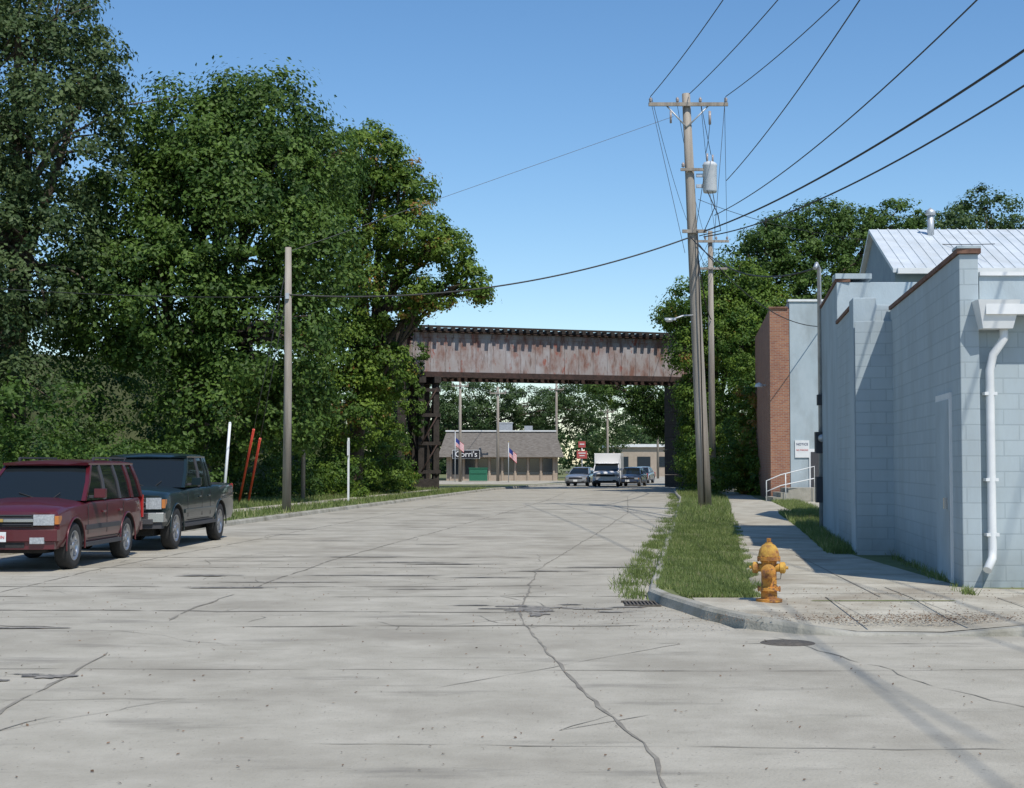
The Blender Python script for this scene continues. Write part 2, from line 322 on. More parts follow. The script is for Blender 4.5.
def crack(pts,w=.03,a=.03,gap=0.0):
    full=[]
    for i in range(len(pts)-1):
        L=math.dist(pts[i],pts[i+1]); full+=wig(pts[i],pts[i+1],max(3,int(L/.22)),a)[(1 if i else 0):]
    z=.004+random.random()*.0014
    if gap==0: cr.ribbon(full,[w*random.uniform(.3,1.4) for _ in full],z,CRACK); return
    i=0
    while i<len(full)-2:
        k=random.randint(3,14); seg=full[i:i+k+1]
        if len(seg)>2 and random.random()>gap: cr.ribbon(seg,[0]+[w*random.uniform(.3,1.4) for _ in seg[1:-1]]+[0],z,CRACK)
        i+=k
crack([(.75,6),(.84,8.5),(.62,10.6),(.3,13.7),(.09,17.2),(.37,24),(2.3,38.6),(4,52),(6.0,78)],.026,.012)
crack([(-2.8,6),(-3.5,10.3),(-3.75,17.5),(-3.2,26.6),(-1,45.5),(1.6,70),(3.2,90)],.035,.012,.06)
crack([(-6.9,14),(-6.7,24),(-5.2,40),(-2.3,70)],.03,.012,.12)
crack([(-12,12.3),(-5,12.6),(2,12.4),(9,12.7)],.018,.015,.3)
crack([(-9,9.1),(-3,9.3),(3,9.0)],.014,.015,.45)
crack([(2.1,14.3),(5.5,14.2),(12,14.3)],.02,.015,.1)
crack([(2.6,14.9),(3.2,11.5),(4.6,8)],.014,.03,.2)
dd=15.8
while dd<96:
    a=xl(dd)+.1; b=(xr(dd) if dd>19 else 1.7)-.1
    crack([(a,dd+random.uniform(-.3,.3)),((a+b)/2,dd+random.uniform(-.15,.15)),(b,dd+random.uniform(-.3,.3))],random.choice([.03,.05,.07,.11]),.025,random.uniform(.15,.5))
    dd+=random.choice([1.2,1.7,2.6,3.9])
for i in range(40):
    x=random.uniform(-7,1.5); y=random.uniform(8,34); crack([(x,y),(x+random.uniform(-1.5,1.5),y+random.uniform(-1.5,1.5)),(x+random.uniform(-2.5,2.5),y+random.uniform(-3,3))],.011,.04,.15)
cr.build('road_cracks',fix=False)
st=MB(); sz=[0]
def stain_shadow(cx,cy,rx,ry,n=34):
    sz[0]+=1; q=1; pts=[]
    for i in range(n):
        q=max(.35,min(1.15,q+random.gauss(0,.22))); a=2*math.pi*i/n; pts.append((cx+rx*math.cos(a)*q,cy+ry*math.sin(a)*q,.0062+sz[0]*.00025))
    st.add([(cx,cy,pts[0][2])]+pts,[(0,i+1,(i+1)%n+1) for i in range(n)],STAIN_SHADOW)
for sx,sy,rx,ry in ((.25,17.5,.30,.42),(.12,18.0,.28,.16),(.45,17.8,.35,.09),(-.15,17.7,.22,.08),(.9,17.7,.28,.10),(1.2,17.3,.2,.07),(-.5,18.1,.3,.05),(.3,17.0,.12,.25),(1.35,17.9,.25,.12),(.7,18.2,.3,.06),(-3.7,12.1,.2,.14),(-4.1,11.85,.15,.06),(-3.95,12.2,.2,.04),(-5.0,15.6,.4,.08),(-1.4,20.4,.8,.07),(-3.2,21.6,.9,.07),(-.4,22.5,.7,.06),(-2.2,22.9,1.1,.08),(-1,25.5,.9,.1),(-2.6,27.5,.9,.09)): stain_shadow(sx,sy,rx,ry)  # mid-road cluster at the start paints a branching cast shadow as dark colour
for i in range(22): stain_shadow(random.uniform(-6,2.5),random.uniform(19,60),random.uniform(.3,1.2),random.uniform(.04,.14))
st.build('tar_and_shadow_patches',fix=False)
mh=MB(); mh.lathe([(0,.006),(.25,.006),(.26,.001)],IRON,24,(2.62,14.35,0)); mh.build('manhole_cover')
si=MB()
for i in range(9): si.box((1.38+i*.045,18.25,.012),(.02,.5,.02),IRON)
si.box((1.56,17.98,.012),(.44,.04,.024),IRON); si.box((1.56,18.52,.012),(.44,.04,.024),IRON); si.add([(1.36,18,.005),(1.76,18,.005),(1.76,18.5,.005),(1.36,18.5,.005)],[(0,1,2,3)],BLACK)
si.build('storm_drain')

def blades(name,samples,hmin,hmax,w,mat=GRASS,z=.12,t0=.45):
    P=np.array(samples); n=len(P); h=rng.uniform(hmin,hmax,n); a=rng.uniform(0,2*np.pi,n); la=rng.uniform(0,2*np.pi,n); l=rng.uniform(0,.9,n)*h
    base=np.column_stack([P[:,0],P[:,1],np.full(n,z) if P.shape[1]<3 else P[:,2]])
    nz=np.sin(P[:,0]*3.1+1.3*np.sin(P[:,1]*.9))*np.cos(P[:,1]*1.7+P[:,0])*.22+np.sin(P[:,0]*7.7+P[:,1]*5.1)*.1
    h=h*(1+nz)
    dx=np.column_stack([np.cos(a),np.sin(a),np.zeros(n)])*w/2
    tip=base+np.column_stack([np.cos(la)*l,np.sin(la)*l,h])
    V=np.stack([base-dx,base+dx,tip],1).reshape(-1,3)
    me=bpy.data.meshes.new(name); me.from_pydata(V.tolist(),[],np.arange(3*n).reshape(-1,3).tolist())
    at=me.attributes.new('tone','FLOAT','FACE'); at.data.foreach_set('value',np.clip(rng.normal(t0,.24,n)+nz,0,1).astype(np.float32))
    me.materials.append(mat); ob=bpy.data.objects.new(name,me); scene.collection.objects.link(ob)
smp=[]
while len(smp)<42000:
    d=17.8+(random.random()**1.4)*24; a=(xr(d) if d>19 else 1.9)+.12; b=float(np.interp(d,[s[0] for s in S],[s[1] for s in S]))+.06+.09*math.sin(d*3.3)
    x=random.uniform(a,b); bare=math.sin(x*2.3+d*.8)*math.cos(d*1.9-x)
    if bare>.6 and random.random()<.7: continue
    smp.append((x,d))
blades('grass',smp,.03,.085,.012)
smp=[]
while len(smp)<9000:
    d=random.uniform(40,85); a=xr(d)+.1; b=float(np.interp(d,[s[0] for s in S],[s[1] for s in S]))+.1; smp.append((random.uniform(a,b),d))
while len(smp)<24000:
    d=random.uniform(26.5,48); a=float(np.interp(d,[s[0] for s in S],[s[2] for s in S])); smp.append((random.uniform(a-.1,wx(d)+.1),d))
while len(smp)<30000:
    d=random.uniform(48,66); smp.append((random.uniform(10.5,11.6)+(d-60)*.12,d))
blades('grass',smp,.06,.2,.025)
smp=[]
while len(smp)<26000:
    d=random.uniform(36,96); x=xl(d)-.1-random.random()**.8*6
    if xl(d)-3.15<x<xl(d)-1.95: continue
    smp.append((x,d))
blades('grass',smp,.06,.22,.035)
smp=[]
for i in range(62):
    t=random.random(); d=18.8+t*16; c=xr(d)-random.uniform(-.02,.5)*(1-t*.4)
    for j in range(random.randint(20,130)): smp.append((c+random.gauss(0,.09),d+random.gauss(0,.2),.003))
for i in range(80):
    d=random.uniform(34,85); c=xr(d)-random.uniform(0,.35)
    for j in range(60): smp.append((c+random.gauss(0,.1),d+random.gauss(0,.3),.003))
for i in range(70):
    d=random.uniform(19.5,60); c=xr(d)+random.uniform(.0,.2)
    for j in range(40): smp.append((c+random.gauss(0,.05),d+random.gauss(0,.25),.12))
blades('gutter_weeds',smp,.03,.10,.014,t0=.3)
smp=[]
for i in range(55):
    d=random.uniform(18,40); c=wx(d)-.05-(.6 if d>26.3 else 0)
    for j in range(random.randint(10,50)): smp.append((c-abs(random.gauss(0,.06)),d+random.gauss(0,.12),.128))
blades('wall_weeds',smp,.04,.14,.013)
nD=2600; P=np.column_stack([rng.normal(4.3,1.1,nD),15.35+np.abs(rng.normal(0,.4,nD)),np.full(nD,.10)]); P[:,2]=.07+rng.random(nD)*.06
P2=np.column_stack([rng.uniform(-.2,2.2,260),rng.normal(16.6,1.0,260),np.full(260,.012)])
P3=np.column_stack([rng.uniform(3,9,700),rng.uniform(16,19.1,700),np.full(700,.138)])
P4=np.column_stack([rng.uniform(-10,6,1500),rng.uniform(8,26,1500),np.full(1500,.008)]); P4=P4[(P4[:,1]<14.7)|(P4[:,0]<1.4)]
P=np.vstack([P,P2,P3,P4]); n=len(P); leaf_mesh('dry_leaf_litter',P,np.column_stack([rng.normal(0,.3,n),rng.normal(0,.3,n),np.ones(n)]),.026,rng.random(n)*.9,DEBRIS)

def mound(name,x0,x1,y0,y1,hf,mat):
    nx=40; ny=40; X=np.linspace(x0,x1,nx); Y=np.linspace(y0,y1,ny); vs=[];
    for y in Y:
        for x in X: vs.append((x,y,hf(x,y)+.25*math.sin(x*1.3)*math.cos(y*.9)))
    mb=MB(); mb.add(vs,[(j*nx+i,j*nx+i+1,(j+1)*nx+i+1,(j+1)*nx+i) for j in range(ny-1) for i in range(nx-1)],mat,True); mb.build(name)
ss=lambda t:(lambda q:q*q*(3-2*q))(max(0,min(1,t)))
def bl(x,y): return -.5+9.0*ss((-6.5-x)/9)*ss(1-(abs(y-97)-3)/12)
def brh(x,y): return -.5+9.0*ss((x-12.5)/8)*ss(1-(abs(y-103)-3)/12)
mound('hill',-70,-4,76,120,bl,SOIL); mound('hill',11,70,84,124,brh,SOIL)

# ---------------------------------------------------------------- railway bridge
A=Vector((-6.3,95,0)); Bp=Vector((13.2,101.9,0)); L=(Bp-A).length; ang=math.atan2(Bp.y-A.y,Bp.x-A.x)
br=empty('railway_bridge',A,ang)
gm=MB()
for yy in (0,4.6):
    gm.box((L/2,yy,8.7),(L,.05,2.8),GIRD)
    gm.box((L/2,yy,10.13),(L+.02,.42,.07),RUST); gm.box((L/2,yy,7.27),(L+.02,.42,.07),RUST)
    for z in (9.92,7.44): gm.box((L/2,yy-.05,z),(L-.02,.06,.28),RUST if z<8 else GIRD)
    for i in range(21):
        x=.15+i*(L-.3)/20; gm.box((x,yy,8.68),(.03,.13,2.24),GIRD)
for i in range(14):
    x=.8+i*(L-1.6)/13; gm.box((x,2.3,7.55),(.18,4.4,.35),RUST)
for i in range(6): 
    x0=.8+i*3.1; gm.tube([(x0,.2,7.4),(x0+3.1,4.4,7.4)],.06,RUST,6)
gm.build('plate_girders',br)
dk=MB()
for i in range(100):
    x=-14+i*.5; dk.box((x,2.3+random.uniform(-.05,.05),10.27+random.uniform(-.02,.02)),(.24,6.0+random.uniform(-.25,.25),.2),TIMB)
for yy in (1.58,3.02): dk.box((11,yy,10.45),(50,.07,.15),RUST)
for yy in (-.55,5.15): dk.box((11,yy,10.43),(50,.16,.12),TIMB)
dk.build('deck',br)
ap=MB()
for yy in (.8,1.6,3.0,3.8): ap.box((-7.2,yy,9.75),(14,.3,.8),TIMB); ap.box((L+7.2,yy,9.75),(14,.3,.8),TIMB)
ap.build('approach_spans',br)
bt=MB()
for bx in (.55,1.55):
    for yy in (.1,2.3,4.5):
        bt.box((bx,yy,3.55),(.38,.40,7.0),TIMB)
    bt.box((bx,2.3,7.05),(.44,5.4,.4),TIMB)
    bt.tube([(bx,-.2,1),(bx,4.6,6.6)],.09,TIMB,6); bt.tube([(bx,4.6,1),(bx,-.2,6.6)],.09,TIMB,6)
for z in (1.2,3.0,4.8,6.4): bt.box((1.05,-.16,z),(1.5,.12,.22),TIMB)
for z in (1.2,3.0,4.8): bt.tube([(.55,-.2,z),(1.55,-.2,z+1.7)],.05,RUST,6)
bt.build('support_bents',br)
ab=MB()
for i in range(8): ab.box((-1.0,2.3,.9+i*1.12),(.5,6.5,1.08),TIMB); ab.box((L-.2,2.3,.5+i*.88),(.6,6.5,.86),TIMB)
ab.box((-.45,2.3,.3),(3.2,6.2,.9),TIMB)
ab.build('timber_abutments',br)

# ---------------------------------------------------------------- near block building
nb=empty('painted_block_building')
def P_(d,off=0): return (wx(d)+off,d)
w=MB()
def wall(p,q,th,z0,z1,mat,mb=w):
    p=Vector(p);q=Vector(q);t=(q-p).normalized();n=Vector((t.y,-t.x))*th
    mb.prism([(p.x,p.y),(q.x,q.y),(q.x+n.x,q.y+n.y),(p.x+n.x,p.y+n.y)],z0,z1,mat)
wall(P_(19.2),P_(26.3),.24,0,4.4,BLUE)
J0=(wx(26.3)-.62,26.3)
w.prism([J0,(wx(26.3)+2.5,26.3),(wx(30)+2.5,30),(wx(30)-.6,30)],0,4.5,BLUE)
w.prism([(wx(30)-.6,30.003),(wx(30)+3.0,30.003),(wx(35.4)+3.0,35.4),(wx(35.4)-.5,35.4)],0,5.35,BLUE2)
w.prism([(wx(26.3)-.66,26.26),(wx(26.3)-.25,26.26),(wx(26.9)-.25,26.9),(wx(26.9)-.66,26.9)],0,4.62,BLUE2)
w.prism([(wx(19.2)+.24,19.28),(16,19.28),(16,19.6),(wx(19.2)+.24,19.6)],0,3.62,BLUE)
w.prism([(6.0,26.2),(16,26.2),(16,26.0),(6.9,26.0)],0,4.2,BLUE)
w.build('walls',nb,bevel=.012)
cp=MB()
def coping(p,q,z,wd=.3,th=.06,mat=RUSTTRIM,off=-.03):
    p=Vector(p);q=Vector(q);t=(q-p).normalized();n=Vector((t.y,-t.x)); p=p+n*off; q=q+n*off; n=n*wd
    cp.prism([(p.x,p.y),(q.x,q.y),(q.x+n.x,q.y+n.y),(p.x+n.x,p.y+n.y)],z,z+th,mat)
coping((wx(19.2)-.005,19.16),P_(26.25),4.402); coping(P_(26.3,-.62),P_(30,-.6),4.502+.0); coping(P_(30,-.6),P_(35.4,-.5),5.352)
cp.prism([(wx(19.2)-.04,19.14),(wx(19.2)+.27,19.14),(wx(19.2)+.30,19.5),(wx(19.2)+.0,19.5)],4.466,4.50,BLUE2)
cp.prism([(wx(30)-.63,29.96),(wx(30)+.1,29.96),(wx(30.7)+.1,30.7),(wx(30.7)-.63,30.7)],5.415,5.52,BLUE2)
cp.build('coping',nb)
rf=MB()
rf.hexa([(6.05,19.1,3.62),(16,19.1,3.62),(16,26.2,4.1),(6.85,26.2,4.1)],[(6.05,19.1,3.68),(16,19.1,3.68),(16,26.2,4.16),(6.85,26.2,4.16)],METROOF)
rf.prism([(6.02,19.24),(16,19.24),(16,19.4),(6.02,19.4)],3.70,4.12,BLUE2)
rf.prism([(6.02,19.2),(16,19.2),(16,19.44),(6.02,19.44)],4.122,4.17,WHITE)
rf.build('roof',nb)
gt=MB()
gt.box((11,19.0,3.66),(10,.18,.13),WHITE)
gt.hexa([(5.98,18.98,3.42),(6.36,18.98,3.42),(6.36,19.24,3.42),(5.98,19.24,3.42)],[(5.9,18.90,3.78),(6.44,18.90,3.78),(6.44,19.25,3.78),(5.9,19.25,3.78)],WHITE)
gt.tube([(6.28,19.1,3.45),(6.28,19.1,3.3),(6.16,19.16,3.1),(6.12,19.18,2.9),(6.12,19.18,.62),(6.11,19.16,.5),(6.0,19.02,.36)],.055,WHITE,10)
for z in (2.6,1.5,.8): gt.box((6.12,19.2,z),(.16,.13,.04),WHITE)
gt.build('gutter_and_downspout',nb)
dr_=MB(); t=Vector((.127,1)).normalized(); n=Vector((-t.y,t.x))
def sidebox(d0,d1,z0,z1,out,mat,mb):
    p=Vector((wx(d0),d0)); q=Vector((wx(d1),d1)); mb.prism([(p.x,p.y),(p.x+n.x*out,p.y+n.y*out),(q.x+n.x*out,q.y+n.y*out),(q.x,q.y)][::-1],z0,z1,mat)
sidebox(19.9,21.1,.13,2.65,.03,WHITE,dr_); sidebox(19.98,21.02,.16,2.56,.045,BLUE2,dr_); sidebox(20.08,20.14,1.1,1.25,.09,CHROME,dr_)
dr_.build('side_door',nb)
mt=MB()
c=(wx(35.5)-.58,35.2)
mt.tube([(c[0],c[1],.2),(c[0],c[1],6.3),(c[0]-.08,c[1]-.12,6.4),(c[0]-.14,c[1]-.2,6.28)],.05,GALV,8)
mt.box((c[0],c[1]-.02,2.2),(.26,.2,.5),PLAST); mt.lathe([(.0,.0),(.09,.0),(.09,.12),(0,.14)],GALV,14,(c[0],c[1]-.25,2.3),'Y'); mt.box((c[0]-.02,c[1],1.1),(.2,.2,.6),PLAST); mt.box((c[0]+.02,c[1],3.2),(.18,.16,.25),PLAST)
mt.build('electric_meter_and_mast',nb)
mr=empty('metal_roof_building'); m=MB()
m.prism([(9.75,38),(26,38),(26,46),(10.65,46)],0,6.60,SIDING)
m.add([(9.75,38,6.60),(10.65,46,6.60),(10.2,42,8.2)],[(0,1,2)],SIDING); m.build('walls',mr)
m=MB()
m.hexa([(9.6,37.6,6.52),(26,37.6,6.52),(26,42,8.20),(10.05,42,8.20)],[(9.6,37.6,6.62),(26,37.6,6.62),(26,42,8.30),(10.05,42,8.30)],METROOF)
m.hexa([(10.05,42.002,8.20),(26,42.002,8.20),(26,46.5,6.52),(10.6,46.5,6.52)],[(10.05,42.002,8.30),(26,42.002,8.30),(26,46.5,6.62),(10.6,46.5,6.62)],METROOF)
for i in range(52):
    x=9.9+i*.28; m.hexa([(x,37.62,6.623),(x+.03,37.62,6.623),(x+.42,42,8.303),(x+.39,42,8.303)],[(x,37.62,6.645),(x+.03,37.62,6.645),(x+.42,42,8.325),(x+.39,42,8.325)],METROOF)
m.box((18,37.55,6.55),(16.6,.12,.14),WHITE); m.build('metal_roof',mr)
m=MB(); m.tube([(11.6,41.3,7.9),(11.6,41.3,8.6)],.09,GALV,10); m.lathe([(.0,.2),(.13,.1),(.14,0),(.09,-.02)],GALV,14,(11.6,41.3,8.6)); m.build('roof_vent',mr)

bb=empty('brick_building'); m=MB()
m.prism([(11.2,65),(12.05,65),(12.05,65.4),(13.7,80),(13.0,80)],0,8.45,BRICK); m.build('brick_walls',bb)
m=MB(); m.prism([(12.055,64.96),(24,64.96),(24,80),(13.71,80),(12.06,65.41)],0,8.75,BLUE2); m.prism([(12.0,64.9),(24.1,64.9),(24.1,65.3),(12.0,65.3)],8.752,8.85,WHITE); m.prism([(11.15,64.93),(11.99,64.93),(12.0,65.3),(11.2,65.3)],8.452,8.53,RUSTTRIM); m.build('painted_walls',bb)
m=MB(); m.box((13.35,64.93,1.25),(1.0,.05,2.2),WHITE); m.box((13.35,64.90,1.22),(.86,.04,2.0),PLAST); m.build('door',bb)
m=MB(); m.box((12.55,64.93,2.35),(.62,.04,.75),WHITE); m.build('notice_board',bb)
text('NOTICE','notice_text',bb,(12.55,64.90,2.55),.14,TXTK); text('NO PARKING','notice_text',bb,(12.55,64.90,2.3),.085,TXTR)
m=MB(); m.box((11.6,68.5,5.3),(.5,.08,.08),GALV); m.lathe([(.02,.12),(.16,.05),(.2,-.08)],WHITE,14,(11.3,68.5,5.3)); m.build('wall_lamp',bb)
m=MB()
for j in range(3):
    dz=j*.19; m.box((12.0+j*.16,63.7,.22+dz),(2.2-j*.32,1.9,.19),CURB)
m.build('entrance_steps',bb)
m=MB()
for yy in (62.6,):
    m.tube([(10.6,yy,.1),(10.6,yy,1.0),(11.2,yy,1.25),(12.6,yy,1.6),(12.6,yy,.2)],.022,WHITE,8); m.tube([(10.6,yy,.55),(11.2,yy,.8),(12.6,yy,1.1)],.02,WHITE,8); m.tube([(11.4,yy,.1),(11.4,yy,1.3)],.02,WHITE,8)
m.build('handrail',bb)

# ---------------------------------------------------------------- mansard restaurant
rs=empty('mansard_roof_restaurant'); Y0=142
m=MB(); m.prism([(-6.2,Y0),(4.3,Y0),(4.3,Y0+12),(-6.2,Y0+12)],0,2.6,TANW)
for i in range(9): m.box((-5.8+i*1.22,Y0-.06,1.3),(.16,.12,2.4),TANW)
m.build('walls',rs)
m=MB()
for i in range(8): m.box((-5.19+i*1.22,Y0-.02,1.45),(.9,.05,1.5),WINDOW)
m.build('windows',rs)
m=MB(); m.hexa([(-7.0,Y0-.9,2.35),(4.9,Y0-.9,2.35),(4.9,Y0+12.5,2.35),(-7.0,Y0+12.5,2.35)],[(-6.2,Y0+.1,4.75),(4.1,Y0+.1,4.75),(4.1,Y0+12,4.75),(-6.2,Y0+12,4.75)],SHING)
m.box((-1.05,Y0+.1,4.82),(10.5,.25,.12),WHITE)
m.build('mansard_roof',rs)
m=MB(); m.box((-.7,Y0+3,5.2),(1.5,1.2,.8),GALV); m.box((-.7,Y0+3,5.65),(1.6,1.3,.08),WHITE); m.box((1.6,Y0+4,5.1),(.8,.8,.6),GALV); m.build('rooftop_unit',rs)
m=MB(); m.box((-4.3,Y0-1.1,2.6),(2.5,.12,.75),BLKSIGN); m.box((-4.3,Y0-1.08,2.6),(2.58,.10,.83),WHITE); m.build('shop_sign',rs)
text("Corri's",'shop_sign_text',rs,(-4.3,Y0-1.17,2.6),.74,TXTW)
m=MB(); m.box((-3.0,134,.75),(1.6,1.2,1.1),GREENB); m.box((-3.0,134,1.33),(1.7,1.3,.08),GREENB); m.box((-3,133.37,.9),(1.4,.04,.1),GREENB); m.build('dumpster')
def flag(name,x,y,h,fz,fw,fh,lean=0):
    e=empty(name,(x,y,0)); m=MB(); m.tube([(0,0,0),(lean,0,h)],.035,GALV,8); m.lathe([(0,.07),(.06,.0),(0,-.07)],GOLD,10,(lean,0,h)); m.build('pole',e)
    m=MB(); N=13
    for i in range(N):
        z0=fz-fh*i/N; z1=fz-fh*(i+1)/N
        for k in range(6):
            xa=.06+fw*k/6; xb=.06+fw*(k+1)/6; ya=.12*math.sin(k*1.3); yb=.12*math.sin((k+1)*1.3); dr=.10*k; dr2=.10*(k+1)
            mt=FLAGB if (i<7 and k<3) else (FLAGR if i%2==0 else FLAGW)
            m.add([(xa,ya,z0-dr),(xb,yb,z0-dr2),(xb,yb,z1-dr2),(xa,ya,z1-dr)],[(0,1,2,3)],mt)
    m.build('flag',e,fix=False)
flag('american_flag',-.3,130,3.6,3.1,.65,.75); flag('american_flag',-5.0,132,4.6,4.0,.7,.7)
REDS=M('faded_red_sign',(.38,.06,.06),(.45,.10,.09),scale=3,rough=.7)
m=MB(); m.tube([(0,0,0),(0,0,3.9)],.07,GALV,8); m.box((0,0,3.6),(.7,.2,.6),REDS); m.box((0,-.02,2.6),(1.0,.2,.75),REDS); m.box((0,-.13,2.75),(.7,.03,.09),WHITE); m.box((0,-.13,2.5),(.5,.03,.08),WHITE); m.box((0,-.11,3.62),(.45,.03,.1),WHITE); m.build('roadside_sign',loc=(6.8,146,0))
m=MB(); m.prism([(13.5,205),(32,205),(32,220),(13.5,220)],0,4,TANW); m.prism([(13.2,204.6),(32.3,204.6),(32.3,220),(13.2,220)],4.002,4.4,WHITE)
for i in range(5): m.box((15+i*3.0,204.97,2),(1.8,.06,1.4),WINDOW)
m.build('distant_shop')

# ---------------------------------------------------------------- utility poles & wires
def catenary(p,q,sag,n=28):
    p=Vector(p);q=Vector(q); return [p.lerp(q,i/n)-Vector((0,0,4*sag*(i/n)*(1-i/n))) for i in range(n+1)]
def insulator(m,x,y,z): m.tube([(x,y,z-.12),(x,y,z+.05)],.02,GALV,6); m.lathe([(.03,0),(.07,.03),(.05,.07),(.07,.1),(.04,.15),(.0,.2)],CERAM,10,(x,y,z))
up=empty('utility_pole'); m=MB(); 
bx,by=7.12,55.4
def px_(z): return bx-.62*z/15.3
m.tube([(px_(z),by,z) for z in (0,3,6,9,12,15.5)],[.25,.235,.215,.195,.175,.15],POLEW,14); m.build('pole',up)
m=MB(); m.box((6.55,55.18,15.05),(2.95,.1,.13),POLEW); m.tube([(5.75,55.2,15.0),(6.5,55.25,14.2)],.03,GALV,6); m.tube([(7.3,55.2,15.0),(6.5,55.25,14.2)],.03,GALV,6)
for x in (5.15,6.15,7.0,7.95): insulator(m,x,55.2,15.14)
m.box((6.75,55.15,10.3),(.9,.1,.12),POLEW); m.box((6.75,55.15,12.6),(1.0,.09,.1),POLEW)
for x in (6.35,7.15): insulator(m,x,55.2,12.7)
m.tube([(7.35,55.2,14.8),(7.35,55.2,14.3)],.05,CERAM,8); m.tube([(5.9,55.2,14.8),(5.9,55.2,14.35)],.04,CERAM,8)
m.build('crossarms',up)
m=MB(); tx=7.34
m.lathe([(0,11.75),(.24,11.75),(.26,11.82),(.26,12.72),(.28,12.76),(.24,12.84),(.1,12.92),(0,12.93)],TRANS,20,(tx,55.2,0))
m.tube([(tx-.1,55.15,12.88),(tx-.1,55.15,13.2)],.035,CERAM,8); m.tube([(tx+.1,55.15,12.88),(tx+.1,55.15,13.15)],.035,CERAM,8); m.box((tx-.35,55.25,12.4),(.3,.12,.12),GALV); m.box((tx-.35,55.25,12.0),(.3,.12,.12),GALV)
m.build('transformer',up)
m=MB()
def J(pts,r=.012): m.tube(pts,r,WIRE,5)
J(catenary((7.18,55.15,13.2),(7.35,55.2,14.3),.15,8)); J(catenary((7.38,55.15,13.15),(7.0,55.2,15.2),.0,4)); J(catenary((7.1,55.1,12.3),(6.8,55.1,10.4),.0,6)); J([(7.35,55,12.1),(7.5,55,11.2),(7.1,55,10.3)],.016); J([(7.2,55,11.8),(7.6,55,10.9),(7.7,55,10.3),(6.9,55,10.1)],.02)
J([(6.85,55.1,10.3),(6.9,55.0,8),(7.05,55.1,.2)],.025)
m.build('jumper_wires',up)
m=MB(); m.tube([(6.75,55.3,7.2),(6.3,55,7.15),(5.9,54.8,7.0)],.03,GALV,8); m.lathe([(0,.06),(.10,.03),(.15,-.02),(.10,-.08),(0,-.09)],GALV,14,(5.75,54.75,6.98)); m.box((5.8,54.76,7.0),(.4,.18,.08),GALV); m.build('street_light',up)
u2=empty('utility_pole'); m=MB(); m.tube([(10.95,82,0),(10.9,82,14.5)],[.2,.13],POLEW,12); m.box((10.9,81.8,13.9),(2.0,.1,.13),POLEW); m.box((11.0,81.8,12.4),(1.6,.1,.12),POLEW)
for x in (10.0,10.6,11.2,11.8): insulator(m,x,81.8,14.0)
m.build('pole',u2)
u3=empty('utility_pole'); m=MB(); m.tube([(-7.5,50,0),(-7.48,50,4.5),(-7.5,50,8.95)],[.15,.13,.105],POLEW,12); m.box((-7.5,49.88,7.3),(.12,.14,.2),GALV); m.build('pole',u3)
m=MB(); 
for ex,ey in ((-10.9,60.0),(-10.6,60.4)):
    m.tube([(-7.5,50,8.6 if ex<-10.8 else 7.6),(ex,ey,.12)],.014,WIREG,5)
m.build('guy_wires',u3)
m=MB()
for ex,ey,tz in ((-10.9,60.0,8.6),(-10.6,60.4,7.6)):
    p=Vector((ex,ey,.12)); q=Vector((-7.5,50,tz)); m.tube([p,p.lerp(q,.34)],.045,REDP,8)
m.build('guy_guards',u3)
m=MB(); m.tube([(-10.0,52,.1),(-9.78,52,3.1)],.05,WHITE,8); m.lathe([(.055,0),(.03,.05),(0,.06)],WHITE,8,(-9.78,52,3.1)); m.build('marker_post')
m=MB(); m.box((-6.75,62,1.4),(.08,.06,2.75),WHITE); m.box((-6.75,61.95,2.35),(.05,.5,.6),WHITE); m.build('sign_post')
m=MB(); m.tube([(-8.9,64,.1),(-8.9,64,2.6)],.09,POLEW,8); m.lathe([(.09,0),(.05,.04),(0,.05)],POLEW,8,(-8.9,64,2.6)); m.build('wooden_post')
for i,(x,y,h) in enumerate(((-4.6,133,9.2),(-1.3,138,8.8),(4.6,155,10),(10.5,165,8),(17,175,9))):
    m=MB(); m.tube([(x,y,0),(x,y,h)],[.15,.11],POLEW,8); m.box((x,y-.15,h-.6),(1.5,.1,.12),POLEW)
    for q in (-.7,0,.7): insulator(m,x+q,y-.15,h-.53)
    m.build('utility_pole')
wr=MB()
def W(p,q,s,r=.016,mat=WIRE,n=40): wr.tube(catenary(p,q,s,n),r,mat,5,cap=False)
W((5.15,55.2,15.35),(7.6,0,15.4),1.2); W((6.6,55.2,15.45),(9.5,0,15.4),1.2); W((7.95,55.2,15.35),(11.2,0,15.6),1.5)
W((7.95,55.2,12.2),(6.4,0,12.6),1.0)
W((7.5,55.2,10.9),(8.3,0,10.9),1.3)
W((7.1,55.2,10.3),(11.1,0,10.3),1.2,.028); W((7.1,55.2,10.1),(10.9,0,10.1),1.7,.022)
W((6.5,55.2,10.05),(-7.5,49.9,7.35),.75,.028)
W((6.0,55.2,14.6),(-7.5,50,8.8),.0,.008,WIREG)
for dx,z,z2 in ((-.9,15.3,14.1),(-.3,15.3,14.1),(.3,15.3,14.1),(.9,15.3,14.1)): W((6.55+dx*1.5,55.2,z),(10.9+dx,81.8,z2),.5,.010)
W((6.8,55.3,10.1),(10.9,81.8,9.6),.6,.03); W((6.7,55.3,10.3),(11.0,81.8,12.4),.5,.012)
W((10.9,82,9.6),(10.5,165,6.8),1.5,.03); W((10.9,82,14.1),(10.5,165,7.5),1.5,.012)
W((6.6,55.2,10.1),(c[0]-.1,c[1]-.15,6.3),.7,.02); W((6.8,55.3,10.0),(14.2,66,7.8),1.0,.02); W((6.9,55.2,11.5),(12.3,38,7.3),.5,.010)
W((5.2,55.2,15.0),(6.4,55.2,9.5),.0,.010,WIREG); W((7.9,55.2,15.0),(7.4,55.2,9.0),.0,.010,WIREG)
